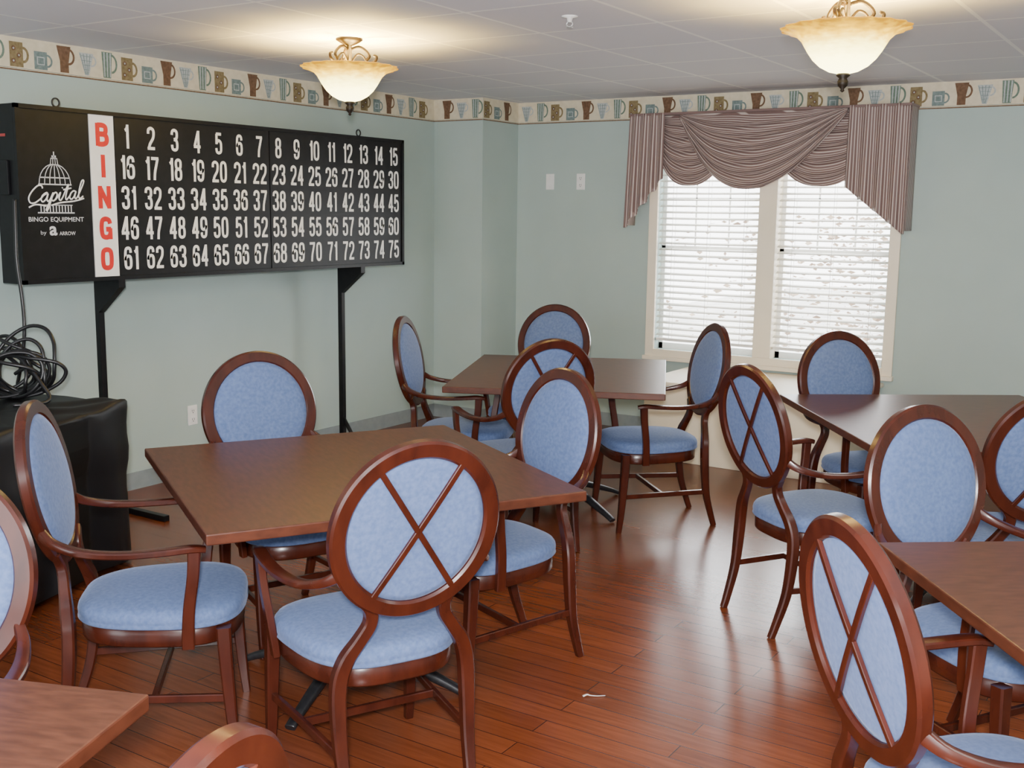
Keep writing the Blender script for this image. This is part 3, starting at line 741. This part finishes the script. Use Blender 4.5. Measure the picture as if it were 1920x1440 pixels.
# ---------------------------------------------------------------- ceiling lamps
def lamp(x,y):
    e=empty('ceiling_lamp',(x,y,H),0,'semi-flush ceiling lamp with glowing amber glass bowl and bronze scrolls','lamp','ceiling lamps')
    bm=bmesh.new();lathe_bm(bm,[(0,0),(.065,0),(.066,-.008),(.05,-.018),(.03,-.028),(.012,-.034),(.012,-.30),(0,-.30)],28);obj_from_bm('canopy',bm,M['bronze'],parent=e)
    bm=bmesh.new()
    for k in range(3):
        a=k*2*math.pi/3+.5;c,s=math.cos(a),math.sin(a)
        P=[(.012,-.05),(.05,-.04),(.085,-.06),(.10,-.085),(.085,-.105),(.10,-.12),(.13,-.105),(.135,-.085),(.12,-.08)]
        sweep_bm(bm,[(c*r,s*r,z) for r,z in P],[(.007,.007)],(-s,c,0),n=8,sub=4,ex=1)
        P=[(.012,-.11),(.04,-.075),(.07,-.085),(.09,-.12)]
        sweep_bm(bm,[(c*r,s*r,z) for r,z in P],[(.005,.005)],(-s,c,0),n=8,sub=4,ex=1)
    obj_from_bm('scroll_arm',bm,M['bronze'],parent=e)
    bm=bmesh.new();prof=[(.235,-.135),(.232,-.142),(.205,-.150),(.178,-.162),(.160,-.18),(.148,-.20),(.135,-.222),(.115,-.25),(.088,-.275),(.055,-.293),(.02,-.302),(0,-.303)]
    lathe_bm(bm,prof,72,scal=lambda r,a:(.028*math.sin(a*18)*max(0,(r-.15)/.085)))
    o=obj_from_bm('lamp_shade',bm,M['shade'],smooth=True,parent=e);md=o.modifiers.new('s','SOLIDIFY');md.thickness=.004
    bm=bmesh.new();lathe_bm(bm,[(0,-.298),(.022,-.300),(.026,-.308),(.014,-.318),(.02,-.33),(.018,-.345),(.006,-.357),(.008,-.364),(0,-.37)],20);obj_from_bm('finial',bm,M['bronze'],parent=e)
    for k in range(2):
        a=1.2+math.pi*k
        ld=bpy.data.lights.new('bulb','POINT');ld.energy=58;ld.color=(1,.68,.18);ld.shadow_soft_size=.03
        l=bpy.data.objects.new('bulb',ld);l.location=(.075*math.cos(a),.075*math.sin(a),-.195);link(l,e)
lamp(1.0,-3.1);lamp(3.44,-3.1)
sp=empty('fire_sprinkler',(2.26,-3.12,H),0,'small chrome fire sprinkler head on the ceiling','sprinkler')
bm=bmesh.new();lathe_bm(bm,[(0,0),(.035,0),(.035,-.004),(.013,-.008),(.010,-.025),(0,-.025)],24);obj_from_bm('escutcheon',bm,M['white'],parent=sp)
bm=bmesh.new();
for sg in(-1,1): sweep_bm(bm,[(sg*.009,0,-.023),(sg*.015,0,-.034),(sg*.004,0,-.045)],[(.0025,.0025)],(0,1,0),n=8,sub=3)
lathe_bm(bm,[(0,-.043),(.015,-.044),(.015,-.047),(0,-.047)],16);obj_from_bm('deflector',bm,M['chrome'],parent=sp)
# floor scrap: one curled sliver
sc=bmesh.new()
sweep_bm(sc,[(3.035,-4.272,.003),(3.045,-4.262,.008),(3.055,-4.258,.006),(3.075,-4.245,.004),(3.095,-4.225,.003)],[(.006,.001),(.005,.001),(.003,.001),(.002,.001),(.0012,.001)],(0,0,1),n=6,sub=4)
o=obj_from_bm('paper_scrap',sc,M['paper']);meta(o,'tiny torn curl of white paper on the floor','scrap')
# ---------------------------------------------------------------- lights
def area(name,loc,target,size,power,color,sy=None):
    d=bpy.data.lights.new(name,'AREA');d.energy=power;d.size=size;d.color=color
    if sy: d.shape='RECTANGLE';d.size_y=sy
    o=bpy.data.objects.new(name,d);o.location=loc;o.rotation_euler=(Vector(target)-Vector(loc)).to_track_quat('-Z','Y').to_euler();link(o)
area('camera_flash',(4.76,-7.42,1.75),(2.2,-2.6,1.0),.12,235,(1,.98,.98))
area('front_fill_light',(3.6,-9.1,1.3),(3.2,0,1.95),4.5,230,(.95,.96,1),2.2)  # broad front fill added to lift walls and ceiling; no adjoining room exists
area('overhead_fill_light',(4.2,-7.6,2.38),(4.2,-7.6,0),1.2,35,(1,.96,.93))  # added overhead fill behind the camera, not a real fixture
area('overhead_fill_light',(5.4,-3.5,2.38),(5.4,-3.5,0),.8,20,(1,.95,.9))  # second added overhead fill, out of view on the right
area('window_daylight',(2.05,.45,1.4),(2.05,-4,.6),1.5,65,(.86,.93,1))
w=bpy.data.worlds.new('World');scene.world=w;w.use_nodes=True;bg_=w.node_tree.nodes['Background'];bg_.inputs[0].default_value=(.97,.97,.97,1);bg_.inputs[1].default_value=9
# ---------------------------------------------------------------- camera
f,yaw,pit,rol=2052.2,.574,.1566,.0127
F=Vector((-math.sin(yaw)*math.cos(pit),math.cos(yaw)*math.cos(pit),-math.sin(pit)));R=Vector((math.cos(yaw),math.sin(yaw),0));U=R.cross(F)
R2=R*math.cos(rol)+U*math.sin(rol);U2=-R*math.sin(rol)+U*math.cos(rol)
cd=bpy.data.cameras.new('camera');cd.sensor_width=36;cd.lens=f/1920*36;cd.clip_start=.05
co=bpy.data.objects.new('camera',cd);COL.objects.link(co)
mt=Matrix((R2,U2,-F)).transposed().to_4x4();mt.translation=Vector((4.7121,-7.3299,1.6136));co.matrix_world=mt
scene.camera=co
